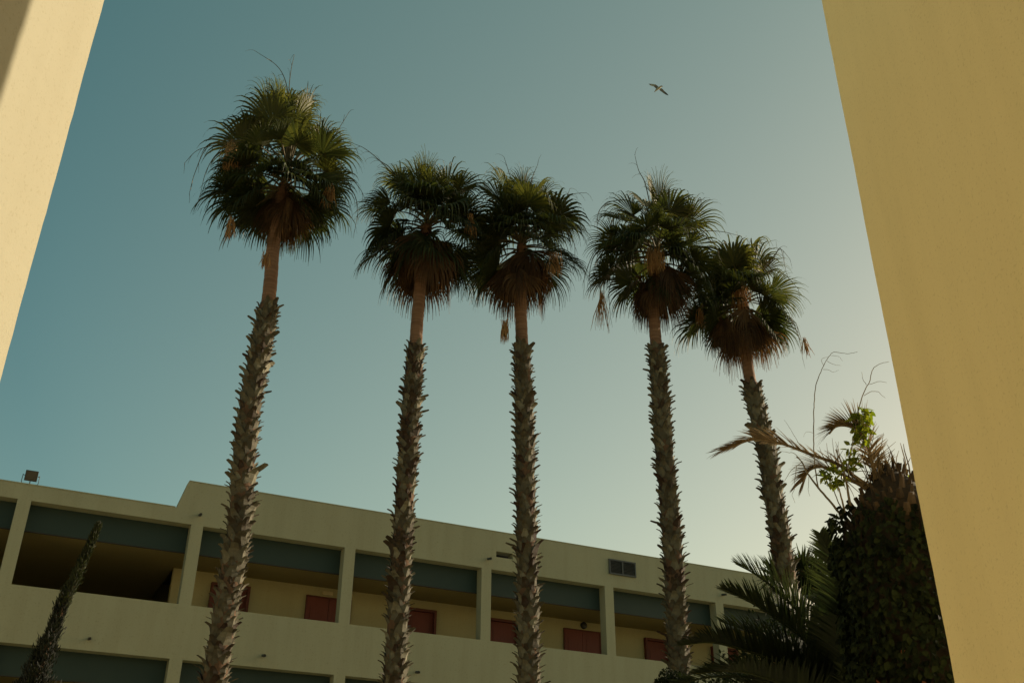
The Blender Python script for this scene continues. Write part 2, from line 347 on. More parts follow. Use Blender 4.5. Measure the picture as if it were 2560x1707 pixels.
for (s_, z_) in ((-8.38, 8.27), (-.68, 8.28), (7.09, 8.28), (-10.3, 5.14), (-6.45, 5.16), (-2.6, 5.14), (1.3, 5.15), (5.1, 5.15)):
    q = MB(); a_ = F(s_, .02, z_); d_ = -fn*.19-Vector((0, 0, .035))
    q.tube([a_, a_+d_], [.034, .034], 12, cap=False); q.tube([a_+d_*.6, a_+d_*.97], [.026, .026], 10, mi=1); q.build('water_spout', [M['metal'], M['dark']], bld)
# louvred vent
la, lb, lz0, lz1 = 3.13, 4.03, 8.38, 8.82
v = MB(); t = .04
for (c, sx, sz) in ((F(la+t/2, -.02, (lz0+lz1)/2), t, lz1-lz0), (F(lb-t/2, -.02, (lz0+lz1)/2), t, lz1-lz0), (F((la+lb)/2, -.02, (lz0+lz1)/2), t, lz1-lz0-.08),
                    (F((la+lb)/2, -.021, lz1-t/2), lb-la-.081, t), (F((la+lb)/2, -.021, lz0+t/2), lb-la-.081, t)):
    v.box(c, sx, .05, sz, axs)
vo = v.build('louvre_vent', M['metal'], bld)
v = MB(); v.box(F((la+lb)/2, -.004, (lz0+lz1)/2), lb-la-.05, .006, lz1-lz0-.05, axs); v.build('vent_backing', M['dark'], vo)
v = MB(); n_ = 9
tl = (fs, (fn*.75+Vector((0, 0, .66))).normalized(), (fn*-.66+Vector((0, 0, .75))).normalized())
for hx in (la+t+.0, (la+lb)/2+t/2):
    for k_ in range(n_):
        v.box(F(hx+((lb-la)/2-1.5*t)/2, -.026, lz0+t+(lz1-lz0-2*t)*(k_+.5)/n_), (lb-la)/2-1.5*t-.004, .034, .006, tl)
v.build('slat', M['metal'], vo)
q = MB(); q.box(F((S0-8.96)/2, .15, LOWP+.012), abs(S0+8.96)-.01, .32, .022, axs); q.box(F((S1-8.74)/2, .15, HIGHP+.012), S1+8.74, .32, .022, axs); q.build('coping', M['render'], bld)

q = MB(); q.box(F((slot[0]+slot[1])/2, .62, 8.36), .75, .04, .5, axs); q.box(F((slot[0]+slot[1])/2, .46, 8.56), .75, .30, .03, axs); q.box(F((slot[0]+slot[1])/2, .45, 8.345), .75, .29, .03, axs, mi=1); q.build('slot_backing', [M['dark'], M['metal']], bld)  # dark box added behind the slot, standing in for its shaded inside
# floodlight on the low parapet
fl = empty('floodlight', F(-12.2, .12, LOWP+.023), 'small square floodlight on a bracket standing on the low roof edge', 'floodlight')
c = F(-12.21, .05, 8.60); tv = (fs, (fn*.93+Vector((0, 0, .36))).normalized(), (Vector((0, 0, .93))-fn*.36).normalized())
q = MB(); q.box(c, .27, .07, .24, tv); q.box(c+tv[1]*.055, .17, .05, .15, tv); hs_ = q.build('housing', M['dark'], fl); bevel(hs_, .008)
q = MB(); q.box(c-tv[1]*.037, .235, .006, .205, tv); q.build('lens', M['glass'], fl)
q = MB()
p0 = F(-12.21, .12, LOWP+.03)
q.tube([c-fs*.175+Vector((0, 0, .02)), c-fs*.18-Vector((0, 0, .15)), p0-fs*.15, p0, p0+fs*.15, c+fs*.18-Vector((0, 0, .15)), c+fs*.175+Vector((0, 0, .02))], .008, 6)
q.tube([c-fs*.18, c-fs*.13], .008, 6); q.tube([c+fs*.18, c+fs*.13], .008, 6); q.build('bracket', M['metal'], fl)
q = MB(); q.tube([c+tv[1]*.03-Vector((0, 0, .1)), p0+Vector((0, 0, -.02))], .011, 8); q.build('post', M['metal'], fl)

# ------------------------------------------------------------------ fan palms
DOWN = Vector((0, 0, -1))
def fan(mb, hub, m_, L, nseg, rnd, spread=2.0, droop=1.0, tone=.5, wide=1.0, mi=0, ragged=.12):
    m_ = m_.normalized(); lat = perp(m_); nrm = lat.cross(m_).normalized()
    if nrm.z < 0: nrm = -nrm
    roll = rnd.uniform(-.65, .65); qr = Quaternion(m_, roll); lat = qr @ lat; nrm = qr @ nrm
    fold = rnd.uniform(.1, .45)
    for i in range(nseg):
        ph = -spread+2*spread*(i+.5)/nseg+rnd.uniform(-.02, .02)
        d = m_*math.cos(ph)+lat*math.sin(ph)-nrm*(-fold*abs(math.sin(ph)))
        d.normalize(); Ls = L*(1-.22*abs(ph)/spread)*rnd.uniform(1-ragged, 1+ragged*.6)
        nst = 8; st = Ls/nst; p = hub.copy(); side0 = (lat*math.cos(ph)-m_*math.sin(ph)).normalized()
        half = spread/nseg*L*.43*1.06*wide
        vs = []; dr = droop*rnd.uniform(.55, 1.5)
        tw = nrm*(.35 if i % 2 else -.35)
        for k in range(nst+1):
            u = k/nst
            wd = half*min(u/.43, 1.0) if u < .43 else half*(1-.93*((u-.43)/.57)**.9)
            wd = max(wd, .003)
            s_ = (side0+tw*min(1, u*2)).normalized()
            if u > .4: s_ = (s_+Vector((rnd.uniform(-.3, .3), rnd.uniform(-.3, .3), 0))).normalized()
            vs += [p-s_*wd, p+s_*wd]
            d = (d+DOWN*(.01+4.0*max(0, u-.36))*dr*st/.12*.62).normalized()
            p = p+d*st
        mb.add(vs, [(2*k, 2*k+1, 2*k+3, 2*k+2) for k in range(nst)], min(1, max(0, tone+rnd.uniform(-.16, .16))), mi)
def petiole(mb, a, hub, rnd, r0=.02, mi=0, tone=.5):
    v_ = hub-a; L = v_.length; lift = Vector((0, 0, 1))*L*.16
    pts = []
    for k in range(7):
        u = k/6; pts.append(a+v_*u+lift*math.sin(math.pi*u)*.8)
    mb.tube(pts, [r0*(1.25-.8*k/6) for k in range(7)], 5, tone, mi)
    return (pts[-1]-pts[-2]).normalized()
def stub(mb, c, up, out, rnd, sc_=1.0, tone=.5):
    side = up.cross(out).normalized(); L = rnd.uniform(.85, 1.15)*sc_
    flare = rnd.uniform(.35, 1.15) if rnd.random() < .9 else rnd.uniform(1.3, 1.9)
    prof = [(-.005, -.03, .080), (.016, .028, .078), (.026, .066, .062), (.036+.010*flare, .098, .046), (.046+.034*flare, .118, .039), (.052+.056*flare, .128+.006*flare, .032)]
    vs = []; sk = rnd.uniform(-.02, .02)
    for k, (ro, rz, hw) in enumerate(prof):
        c0 = c+out*ro*L+up*rz*L+side*sk*k/3; th = .013-.001*k; hw *= L
        cr = hw*.30   # channel curve
        vs += [c0-side*hw-out*cr, c0+out*th, c0+side*hw-out*cr, c0-out*th*.8]
    fs_ = []
    for k in range(len(prof)-1):
        a = 4*k; b = a+4
        for j in range(4): fs_.append((a+j, a+(j+1) % 4, b+(j+1) % 4, b+j))
    fs_.append((4*len(prof)-4, 4*len(prof)-3, 4*len(prof)-2, 4*len(prof)-1))
    mb.add(vs, fs_, tone)
def crown_px(crop, pts):
    s_, ox, oy = crop
    return [((p[0]/s_+ox), (p[1]/s_+oy)) + tuple(p[2:]) for p in pts]
C1 = (2.24, 430, 100); C2 = (2.8, 880, 340); C3 = (2.489, 1440, 370)

ROWP = {11: 15.7, 22: 15.3, 33: 14.85, 44: 14.4, 55: 14.0}
def fan_palm(seed, label, line_boot, line_smooth, lobes, skirt, rb, rs_, fillers, stalks, seeds, smooth_r=.115, patches=(), L0=.95):
    rnd = random.Random(seed)
    pr = line_boot[0]; R_ = row_r(pr[0]*K, pr[1]*K, ROWP[seed])
    boot = [atD(x, y, R_) for x, y in line_boot]; sm = [atD(x, y, R_) for x, y in line_smooth]
    d0 = boot[0]-boot[1]; base = boot[0]+d0*(boot[0].z/(-d0.z)) if d0.z < 0 else Vector((boot[0].x, boot[0].y, 0))
    base = Vector((boot[0].x+(base.x-boot[0].x)*.5, boot[0].y+(base.y-boot[0].y)*.5, 0))
    e = empty('palm_tree', base, label, 'palm tree', 'tall fan palms in a row before the gallery building')
    path = spline([base]+boot, 10); Lb = sum((path[i+1]-path[i]).length for i in range(len(path)-1))
    # inner core
    core = MB(); n = len(path); core.tube(path, [rb+(rs_-rb)*i/(n-1)+(.12*math.exp(-path[i].z/.4)) for i in range(n)], 16)
    tr = core.build('trunk', M['core'], e, smooth=True)
    # resample path evenly
    cum = [0]
    for i in range(n-1): cum.append(cum[-1]+(path[i+1]-path[i]).length)
    def P_(t):
        j = max(0, min(n-2, next((i for i in range(n-1) if cum[i+1] >= t), n-2)))
        u = (t-cum[j])/max(1e-6, cum[j+1]-cum[j]); return path[j].lerp(path[j+1], u), (path[j+1]-path[j]).normalized()
    bm = MB(); t = .05; a = rnd.uniform(0, 6.28); top = cum[-1]
    while t < top-.03:
        p, up = P_(t); u = t/top; r_ = rb+(rs_-rb)*u
        x = (Vector((math.cos(a), math.sin(a), 0))); x = (x-up*x.dot(up)).normalized()
        scl = 1.0 if u < .9 else .82
        bare = any(q0 < t/top < q1 and rnd.random() < pq for q0, q1, pq in patches)
        tone = rnd.uniform(.35, .85)
        if bare: tone = rnd.uniform(0, .22)
        elif rnd.random() < .08: tone = rnd.uniform(0, .25)
        wv = math.sin(t*3.1+seed)+math.sin(t*7.3+seed*2+a*.9)+.6*math.sin(t*13+a*2)
        if wv > 1.35: tone *= .55
        if not bare: tone *= .82+.18*math.sin(a*1.3+t*5)
        big = 1.0 if rnd.random() > .035 else rnd.uniform(1.25, 1.55)
        if rnd.random() > (.05 if wv < 1.35 else .30):
            stub(bm, p+x*r_, (up+Vector((rnd.uniform(-.16, .16), rnd.uniform(-.16, .16), 0))).normalized(), x, rnd, scl*(.55 if bare and rnd.random() < .6 else rnd.uniform(.70, 1.18))*(rb/.165)**.6*big, max(0, tone))
        a += 2.399963+rnd.uniform(-.12, .12); t += (.0122 if u < .88 else .0098)*rnd.uniform(.8, 1.2)
    bm.build('leaf_base', M['boot'], tr)
    # smooth upper stem
    sp = spline([boot[-1]-(boot[-1]-boot[-2]).normalized()*.15]+sm, 14); ss = MB(); ns = len(sp)
    rr = [smooth_r*(1.04-.12*i/ns)*(1+.02*math.sin(i*2.1)+.012*math.sin(i*5.3)) for i in range(ns)]
    ss.tube(sp, rr, 18); ss.build('upper_stem', M['smooth'], e, smooth=True)
    O = sm[-1]
    # crown leaves
    cr = MB(); back = Vector((O.x, O.y, 0)).normalized()
    def hub_of(h):
        dy = h[2] if len(h) > 2 else rnd.uniform(-.35, .35)
        return at(h[0], h[1], math.hypot(O.x, O.y)+dy)
    stem_dir = (sm[-1]-sm[-2]).normalized()
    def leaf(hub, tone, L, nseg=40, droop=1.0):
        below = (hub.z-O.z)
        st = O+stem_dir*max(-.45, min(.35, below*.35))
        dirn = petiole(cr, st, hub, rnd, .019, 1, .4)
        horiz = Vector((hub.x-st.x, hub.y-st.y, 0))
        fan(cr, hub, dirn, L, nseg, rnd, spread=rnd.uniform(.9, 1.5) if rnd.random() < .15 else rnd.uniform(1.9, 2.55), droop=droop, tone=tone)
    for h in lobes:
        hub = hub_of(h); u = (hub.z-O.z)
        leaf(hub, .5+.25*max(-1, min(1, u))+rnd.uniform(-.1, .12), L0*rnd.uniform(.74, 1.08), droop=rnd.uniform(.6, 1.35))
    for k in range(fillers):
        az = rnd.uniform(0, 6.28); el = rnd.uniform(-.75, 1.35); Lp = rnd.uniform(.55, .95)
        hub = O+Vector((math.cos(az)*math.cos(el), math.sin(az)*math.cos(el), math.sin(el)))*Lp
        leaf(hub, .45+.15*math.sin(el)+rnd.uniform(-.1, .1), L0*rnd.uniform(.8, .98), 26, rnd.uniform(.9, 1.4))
    ca = math.atan2(-O.y, -O.x)
    for k in range(7):   # short stalked fans hanging over the middle of the crown
        az = ca+rnd.uniform(-1.5, 1.5); el = rnd.uniform(-.35, .75); Lp = rnd.uniform(.35, .6)
        hub = O+Vector((math.cos(az)*math.cos(el), math.sin(az)*math.cos(el), math.sin(el)))*Lp
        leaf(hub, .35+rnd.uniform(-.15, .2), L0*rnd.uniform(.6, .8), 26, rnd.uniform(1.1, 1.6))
    # young upright spears
    for k in range(5):
        v_ = (Vector((rnd.uniform(-.18, .18), rnd.uniform(-.18, .18), 1))).normalized()
        hub = O+v_*rnd.uniform(.7, 1.0); petiole(cr, O+stem_dir*.2, hub, rnd, .016, 1, .5)
        fan(cr, hub, v_, L0*.8, 16, rnd, spread=rnd.uniform(.25, .7), droop=.35, tone=.75)
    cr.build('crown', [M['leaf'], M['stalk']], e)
    # dead skirt hanging round the stem
    sk = MB(); nsk, zt, zb, rad_, offs = skirt
    for k in range(nsk):
        az = 6.28*k/nsk+rnd.uniform(-.2, .2); q = rnd.random()
        st = O-Vector((0, 0, rnd.uniform(0, .3))); ho = rad_*rnd.uniform(.35, 1.0)
        hub = O+Vector((math.cos(az)*ho+offs[0], math.sin(az)*ho+offs[1], -zt+.12-rnd.uniform(0, .62)))
        petiole(sk, st, hub, rnd, .015, 0, .4)
        fan(sk, hub, Vector((math.cos(az)*.16, math.sin(az)*.16, -1)), (zb-zt)*rnd.uniform(.72, 1.0), 26, rnd, spread=rnd.uniform(.6, 1.15), droop=.8, tone=rnd.choice((.25, .45, .6)), wide=1.0)
    if nsk: sk.build('dead_skirt', M['skirt'], e)
    # flower stalks
    for st_ in stalks:
        pts = []
        rO = math.hypot(O.x, O.y); dy = rnd.uniform(-.35, .1)
        for i, q in enumerate(st_): pts.append(at(q[0], q[1], rO+dy*i/len(st_)))
        pts = spline(pts, 6); q_ = MB(); q_.tube(pts, [.013*(1-.75*i/len(pts)) for i in range(len(pts))], 5, .5)
        for i in range(len(pts)//3, len(pts), 4):
            b0 = pts[i]; dd = (pts[i]-pts[i-1]).normalized(); sd_ = (dd+Vector((rnd.uniform(-.6, .6), rnd.uniform(-.6, .6), -.2))).normalized()
            tw_ = [b0]
            for s in range(5): sd_ = (sd_+DOWN*.35).normalized(); tw_.append(tw_[-1]+sd_*.045)
            q_.tube(tw_, [.005, .004, .003, .003, .002, .002], 4, .6)
        q_.build('flower_stalk', M['stalk'], e)
    for (x, y, L, w_) in seeds:
        c0 = at(x, y, math.hypot(O.x, O.y)-rnd.uniform(.25, .6)); q_ = MB()
        for k in range(int(46*w_/.1)):
            p = c0+Vector((rnd.gauss(0, w_*.35), rnd.gauss(0, w_*.35), rnd.uniform(-.06, .06))); d = Vector((rnd.uniform(-.5, .5), rnd.uniform(-.5, .5), -.8)).normalized(); tw_ = [p]
            for s in range(5): d = (d+DOWN*.5+Vector((rnd.uniform(-.25, .25), rnd.uniform(-.25, .25), 0))).normalized(); tw_.append(tw_[-1]+d*L/6*rnd.uniform(.7, 1.2))
            q_.tube(tw_, [.003, .006, .008, .007, .005, .002], 4, rnd.random())
        q_.build('seed_cluster', M['seed'], e)
    return e

P1lobes = crown_px(C1, [(590, 345, -.1), (535, 385, .25), (650, 375, .35), (745, 405, -.2), (700, 460, .5), (450, 540, .0), (600, 430, .2), (560, 470, -.3), (680, 460, -.3), (405, 600, .1), (850, 600, .0), (430, 960, 0), (500, 980, .2), (380, 900, -.1), (790, 960, 0), (850, 900, .2), (720, 980, .1), (600, 960, .5), (500, 600, -.55), (610, 560, -.7), (820, 560, .15), (840, 640, -.45), (760, 620, .6), (700, 580, -.6),
    (420, 690, -.3), (400, 760, .25), (480, 760, -.6), (860, 740, -.1), (810, 780, -.55), (880, 800, .3), (470, 850, -.4), (400, 870, .2), (780, 850, -.4), (750, 900, .4), (560, 830, .7), (680, 850, .7), (520, 900, .1), (330, 830, 0), (720, 900, -.2), (470,930,-.1)])
P2lobes = crown_px(C2, [(460, 330, -.1), (500, 360, .3), (560, 400, -.3), (660, 380, .1), (740, 380, -.1), (690, 430, .5), (400, 370, 0), (340, 350, .2), (270, 470, -.1), (340, 530, -.4), (230, 500, .3), (270, 750, -.1), (350, 740, .2), (210, 790, .1), (760, 560, 0), (720, 600, -.5), (800, 640, .2), (640, 500, -.6), (450, 480, -.6), (480, 740, -.5), (570, 760, -.5), (670, 840, 0), (350, 880, .1), (420, 880, .5), (600, 860, .5), (690, 880, -.1), (380, 860, -.3)])
P3lobes = crown_px(C2, [(1080, 400, 0), (1130, 390, .3), (1200, 400, -.1), (1270, 410, .1), (1040, 460, -.2), (1300, 470, 0), (1230, 480, -.55), (1130, 500, -.6), (1000, 590, .1), (1040, 640, -.3), (1380, 590, 0), (1330, 650, -.3), (1420, 640, .2), (930, 680, 0), (930, 780, .2), (1000, 820, -.3), (1380, 790, 0), (1440, 830, .1), (1330, 840, -.4), (960, 900, 0), (1030, 900, .4), (1340, 920, .2), (1180, 620, -.7), (1250, 640, .6), (1010, 940, -.2)])
P4lobes = crown_px(C3, [(470, 330, 0), (430, 360, .3), (520, 350, -.2), (360, 420, 0), (400, 460, .4), (310, 460, -.1), (240, 580, 0), (300, 600, -.3), (640, 450, 0), (690, 480, .2), (620, 520, -.4), (440, 500, -.6), (540, 500, -.55), (230, 740, 0), (310, 730, .3), (200, 780, -.1), (660, 670, 0), (730, 700, .2), (680, 800, -.1), (640, 820, .3), (340, 840, 0), (420, 840, .4), (500, 600, .7), (610, 620, -.5), (560, 840, -.2), (720, 850, 0)])
P5lobes = crown_px(C3, [(1020, 700, 0), (1060, 690, .3), (980, 740, -.2), (1110, 750, 0), (1160, 780, .2), (930, 780, 0), (1010, 830, -.5), (1090, 830, -.5), (1210, 900, 0), (1180, 930, -.3), (880, 900, 0), (890, 970, .2), (830, 1040, 0), (880, 1060, -.3), (790, 1080, .2), (1160, 1040, 0), (1230, 1080, .1), (1180, 1110, -.3), (950, 1080, 0), (1090, 1080, .4), (1000, 920, .6), (900, 1130, .1)])
def cp(crop, pts): return [(p[0]/crop[0]+crop[1], p[1]/crop[0]+crop[2]) for p in pts]
fan_palm(11, 'tallest fan palm, leftmost of the row of five, with a round crown',
    [(492, 1565), (530, 1330), (547, 1230), (558, 1100), (568, 978), (581, 894), (603, 780), (617, 700)], [(622, 640), (628, 560), (640, 480), (654, 425)],
    P1lobes, (12, .35, 1.3, .30, (.10, 0)), .175, .150, 11,
    [cp(C1, [(650, 640), (560, 590), (400, 560), (240, 590), (140, 620), (70, 690)]), cp(C1, [(560, 600), (330, 560), (200, 600), (130, 740), (97, 860)]), cp(C1, [(600, 640), (350, 570), (250, 640), (190, 740), (160, 860)]),
     cp(C1, [(650, 500), (650, 300), (600, 160), (470, 65)]), cp(C1, [(660, 500), (655, 300), (665, 180), (685, 85)]), cp(C1, [(700, 700), (850, 720), (980, 760), (1050, 830), (1085, 900)]), cp(C1, [(700, 720), (880, 740), (1000, 830), (1040, 940), (1025, 1060)]),
     cp(C1, [(680, 680), (800, 560), (900, 540), (945, 480), (985, 415)])],
    [(cp(C1, [(340, 590)])[0]+(.75, .13)), (cp(C1, [(890, 830)])[0]+(.5, .1)), (cp(C1, [(335, 1000)])[0]+(.5, .07)), (cp(C1, [(525, 1200)])[0]+(.3, .08))], .118, patches=((.52, .55, .6), (.70, .72, .5)))
fan_palm(22, 'second fan palm from the left, with a thick brown skirt of dead leaves',
    [(906, 1565), (914, 1400), (923, 1264), (928, 1168), (937, 1055), (942, 974), (950, 860), (955, 794)], [(958, 740), (962, 690), (970, 600), (980, 520)],
    P2lobes, (30, .35, 1.5, .46, (.02, 0)), .160, .135, 11,
    [cp(C2, [(480, 500), (350, 340), (200, 180), (90, 90), (0, 50)]), cp(C2, [(400, 400), (280, 240), (220, 190), (150, 150)]), cp(C2, [(560, 560), (720, 480), (880, 440), (1000, 460), (1050, 520)]), cp(C2, [(560, 600), (760, 500), (900, 500), (980, 560)]), cp(C2, [(500, 620), (350, 680), (200, 620), (120, 730)]), cp(C2, [(560, 420), (560, 300), (590, 170)])],
    [(cp(C2, [(830, 560)])[0]+(.5, .08))], .112, patches=((.60, .66, .8), (.70, .86, .6), (.93, .97, .7)))
fan_palm(33, 'third fan palm from the left, in the middle of the row of five',
    [(1215, 1565), (1212, 1400), (1209, 1230), (1206, 1050), (1203, 920), (1199, 795)], [(1197, 735), (1196, 690), (1197, 620), (1199, 565)],
    P3lobes, (26, .35, 1.45, .42, (-.02, 0)), .168, .14, 11,
    [cp(C2, [(1180, 600), (1150, 400), (1100, 260), (1065, 150)]), cp(C2, [(1240, 600), (1420, 500), (1480, 440), (1560, 405), (1640, 398)]), cp(C2, [(1260, 600), (1430, 500), (1500, 430), (1525, 370)]), cp(C2, [(1280, 620), (1450, 640), (1550, 740), (1560, 860)]), cp(C2, [(1150, 600), (1050, 480), (950, 370), (890, 310)]), cp(C2, [(1230, 420), (1260, 300), (1300, 200)])],
    [(cp(C2, [(1420, 830)])[0]+(.55, .13)), (cp(C2, [(1070, 1300)])[0]+(.5, .1))], .112)
fan_palm(44, 'fourth fan palm from the left, with an orange seed cluster in its crown',
    [(1562, 1565), (1553, 1400), (1545, 1260), (1531, 1100), (1519, 950), (1508, 797)], [(1504, 755), (1501, 700), (1502, 640), (1507, 590)],
    P4lobes, (26, .35, 1.4, .40, (0, 0)), .168, .14, 11,
    [cp(C3, [(470, 400), (430, 220), (390, 140), (366, 45)]), cp(C3, [(430, 420), (330, 330), (200, 340), (140, 400), (130, 490)]), cp(C3, [(560, 560), (760, 520), (900, 520), (1010, 545)]), cp(C3, [(600, 560), (760, 530), (850, 590), (880, 640)]), cp(C3, [(640, 480), (720, 390), (770, 310), (785, 360)]), cp(C3, [(400, 620), (150, 620), (60, 780), (50, 880)]), cp(C3, [(400, 640), (160, 640), (90, 740), (90, 900)]), cp(C3, [(300, 760), (210, 860), (215, 1060)])],
    [(cp(C3, [(490, 640)])[0]+(.6, .22)), (cp(C3, [(165, 900)])[0]+(1.0, .05))], .112, patches=((.58, .61, .5),))
fan_palm(55, 'rightmost of the five fan palms, leaning a little left above the date palms',
    [(1838, 1520), (1818, 1400), (1799, 1283), (1790, 1216), (1775, 1135), (1762, 1039), (1746, 974), (1725, 884)], [(1719, 850), (1714, 800), (1709, 740), (1708, 700)],
    P5lobes, (26, .30, 1.35, .44, (-.10, 0)), .178, .15, 9,
    [cp(C3, [(1060, 900), (1150, 780), (1220, 700), (1270, 630), (1330, 690)]), cp(C3, [(1080, 920), (1200, 770), (1300, 790), (1385, 880)]), cp(C3, [(1080, 940), (1200, 980), (1330, 1060), (1390, 1190), (1410, 1310)]), cp(C3, [(1100, 960), (1260, 1010), (1360, 1080), (1400, 1180)]), cp(C3, [(1120, 800), (1240, 660), (1275, 630), (1310, 780)])],
    [(cp(C3, [(1420, 1190)])[0]+(.45, .05)), (cp(C3, [(1010, 860)])[0]+(.7, .16)), (cp(C3, [(770, 1010)])[0]+(.5, .07))], .112)

# ------------------------------------------------------------------ feather fronds
def frond(mb, pts, L, rnd, nl=46, tone=.5, droop=.5, fwd=.6, up=.2, r0=.018, base_bare=.15, bias=0, wd=.011, v=.5, face=None, tipenv=0):
    sp = spline(pts, 8); n = len(sp)
    mb.tube(sp, [r0*(1-.85*i/n)+.003 for i in range(n)], 5, .6, 1)
    cum = [0]
    for i in range(n-1): cum.append(cum[-1]+(sp[i+1]-sp[i]).length)
    T = cum[-1]
    for k in range(nl):
        u = base_bare+(1-base_bare)*(k+.5)/nl; t = u*T
        j = next((i for i in range(n-1) if cum[i+1] >= t), n-2); w_ = (t-cum[j])/max(1e-6, cum[j+1]-cum[j])
        p = sp[j].lerp(sp[j+1], w_); d = (sp[j+1]-sp[j]).normalized(); lat = perp(d) if face is None else d.cross(face).normalized(); nr = lat.cross(d).normalized()
        if (nr.z if face is None else nr.dot(face)) < 0: nr = -nr
        env = max(tipenv, math.sin(math.pi*min(1, .18+.80*u))**.6)
        for sg in (-1, 1):
            if rnd.random() < (.55 if tipenv and u < .55 else .03): continue
            ll = L*env*(.62 if tipenv and u < .5 else 1)*rnd.uniform(.85, 1.1)*(1+bias*sg); f = fwd+.7*u**3+rnd.uniform(-.12, .12)
            dd = (lat*sg+d*f+nr*(v*rnd.uniform(.6, 1.3)+up)).normalized(); q = p.copy(); vs = []; ns = 5
            sdv = dd.cross(nr).normalized()
            for s in range(ns+1):
                x = s/ns; hw = wd*(1-.9*x**2.2)*(.55+.45*min(1, x*5)); vs += [q-sdv*hw, q+sdv*hw]
                dd = (dd+DOWN*droop*.16*(1+x)).normalized(); q = q+dd*ll/ns
            mb.add(vs, [(2*s, 2*s+1, 2*s+3, 2*s+2) for s in range(ns)], min(1, max(0, tone+rnd.uniform(-.25, .25))), 0)
def leafcard(mb, p, d, nr, L, W, tone, mi=0):
    s = d.cross(nr).normalized(); n2 = s.cross(d).normalized()
    vs = [p, p+d*L*.35-s*W*.5+n2*L*.06, p+d*L*.35+s*W*.5+n2*L*.06, p+d*L*.7-s*W*.36-n2*L*.0, p+d*L*.7+s*W*.36, p+d*L-n2*L*.12, p+d*L*.35, p+d*L*.7-n2*L*.03]
    mb.add(vs, [(0, 6, 1), (0, 2, 6), (1, 6, 7, 3), (6, 2, 4, 7), (3, 7, 5), (7, 4, 5)], tone, mi)
def rdir(rnd):
    while True:
        v_ = Vector((rnd.uniform(-1, 1), rnd.uniform(-1, 1), rnd.uniform(-1, 1)))
        if .05 < v_.length < 1: return v_.normalized()

# dead date palm wrapped in ivy
rnd = random.Random(7)
RD = 9.0
tp = atD(2072, 1300, RD); tx, ty = tp.x, tp.y
tc_ = Vector((tx, ty, 0)); topz = atD(2050, 1075, RD).z
dp = empty('date_palm', tc_, 'dead date palm stump with a top of cut frond bases and three brown fronds', 'palm tree')
prof = [(0, .50), (1, .46), (2.5, .46), (atD(0, 1240, RD).z, .46), (atD(2060, 1190, RD).z, .41), (atD(2060, 1150, RD).z, .31), (atD(2060, 1110, RD).z, .20), (topz, .045)]
def prof_r(z):
    for i in range(len(prof)-1):
        if prof[i][0] <= z <= prof[i+1][0]:
            u = (z-prof[i][0])/max(1e-6, prof[i+1][0]-prof[i][0]); return prof[i][1]+(prof[i+1][1]-prof[i][1])*u
    return prof[-1][1]
lean = (atD(2048, 1085, RD)-atD(2072, 1300, RD)); lean.z = 0
zlo = atD(2072, 1300, RD).z
def axis(z): return tc_+Vector((0, 0, z))+lean*max(0, (z-zlo)/(topz-zlo))
q = MB(); zz = [topz*i/30 for i in range(31)]
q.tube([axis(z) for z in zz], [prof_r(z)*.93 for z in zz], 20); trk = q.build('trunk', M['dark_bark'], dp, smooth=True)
q = MB(); z = atD(2060, 1235, RD).z; a = 0
while z < topz:
    r_ = prof_r(z); x = Vector((math.cos(a), math.sin(a), 0)); up = Vector((0, 0, 1)); sl = .55 if z < topz-.5 else .9
    upv = (up*.86+x*.5).normalized(); side = up.cross(x); c0 = axis(z)+x*(r_*.9)
    L = rnd.uniform(.08, .12); hw = rnd.uniform(.03, .05)*(1 if r_ > .25 else .7); th = .018; vs = []
    if z > topz-.35: upv = (up*1.2+x*.35+rdir(rnd)*.2).normalized(); L *= rnd.uniform(.6, 1.0); hw *= .6
    on = side.cross(upv).normalized()
    for k, u in enumerate((0, .5, 1)):
        h = hw*(1-.45*u); cc = c0+upv*L*u; vs += [cc-side*h-on*th*.3, cc+on*th, cc+side*h-on*th*.3, cc-on*th]
    q.add(vs, [(4*k+j, 4*k+(j+1) % 4, 4*k+4+(j+1) % 4, 4*k+4+j) for k in range(2) for j in range(4)]+[(8, 9, 10, 11)], rnd.uniform(.0, .75))
    a += 2.39996; z += .0045*(.46/max(.2, r_))**.5
q.build('cut_frond_base', M['cut'], trk)
q_list = [([(1998, 1118), (1960, 1092), (1925, 1066), (1870, 1046), (1800, 1020), (1740, 1008), (1695, 1020), (1660, 1034)], .29, 150, 0),
          ([(2012, 1100), (2002, 1060), (1992, 1020), (1972, 990), (1945, 978), (1920, 980), (1905, 996)], .33, 110, -.2),
          ([(1992, 1122), (1950, 1098), (1915, 1080), (1885, 1072), (1860, 1080), (1845, 1104)], .29, 100, .2)]
for pts, L, nl, dy in q_list:
    q = MB(); n = len(pts); P3 = [atD(x, y, RD+dy*i/n-.1) for i, (x, y) in enumerate(pts)]
    frond(q, P3, L, rnd, nl, .45, .35, 1.2, .1, .017, .10, 0, .0078, .4, None, .62); q.build('dead_frond', [M['feather_dead'], M['feather_dead']], dp)
q = MB()
for k in range(34):   # split fibres and broken leaflets round the top
    p = axis(topz-.12)+Vector((rnd.uniform(-.16, .16), rnd.uniform(-.16, .16), 0)); d = (Vector((rnd.uniform(-.8, .8), rnd.uniform(-.8, .8), 1))).normalized(); pts = [p]
    for s in range(4): d = (d+rdir(rnd)*.15).normalized(); pts.append(pts[-1]+d*rnd.uniform(.04, .09))
    q.tube(pts, [.008, .006, .005, .004, .002], 4, rnd.random())
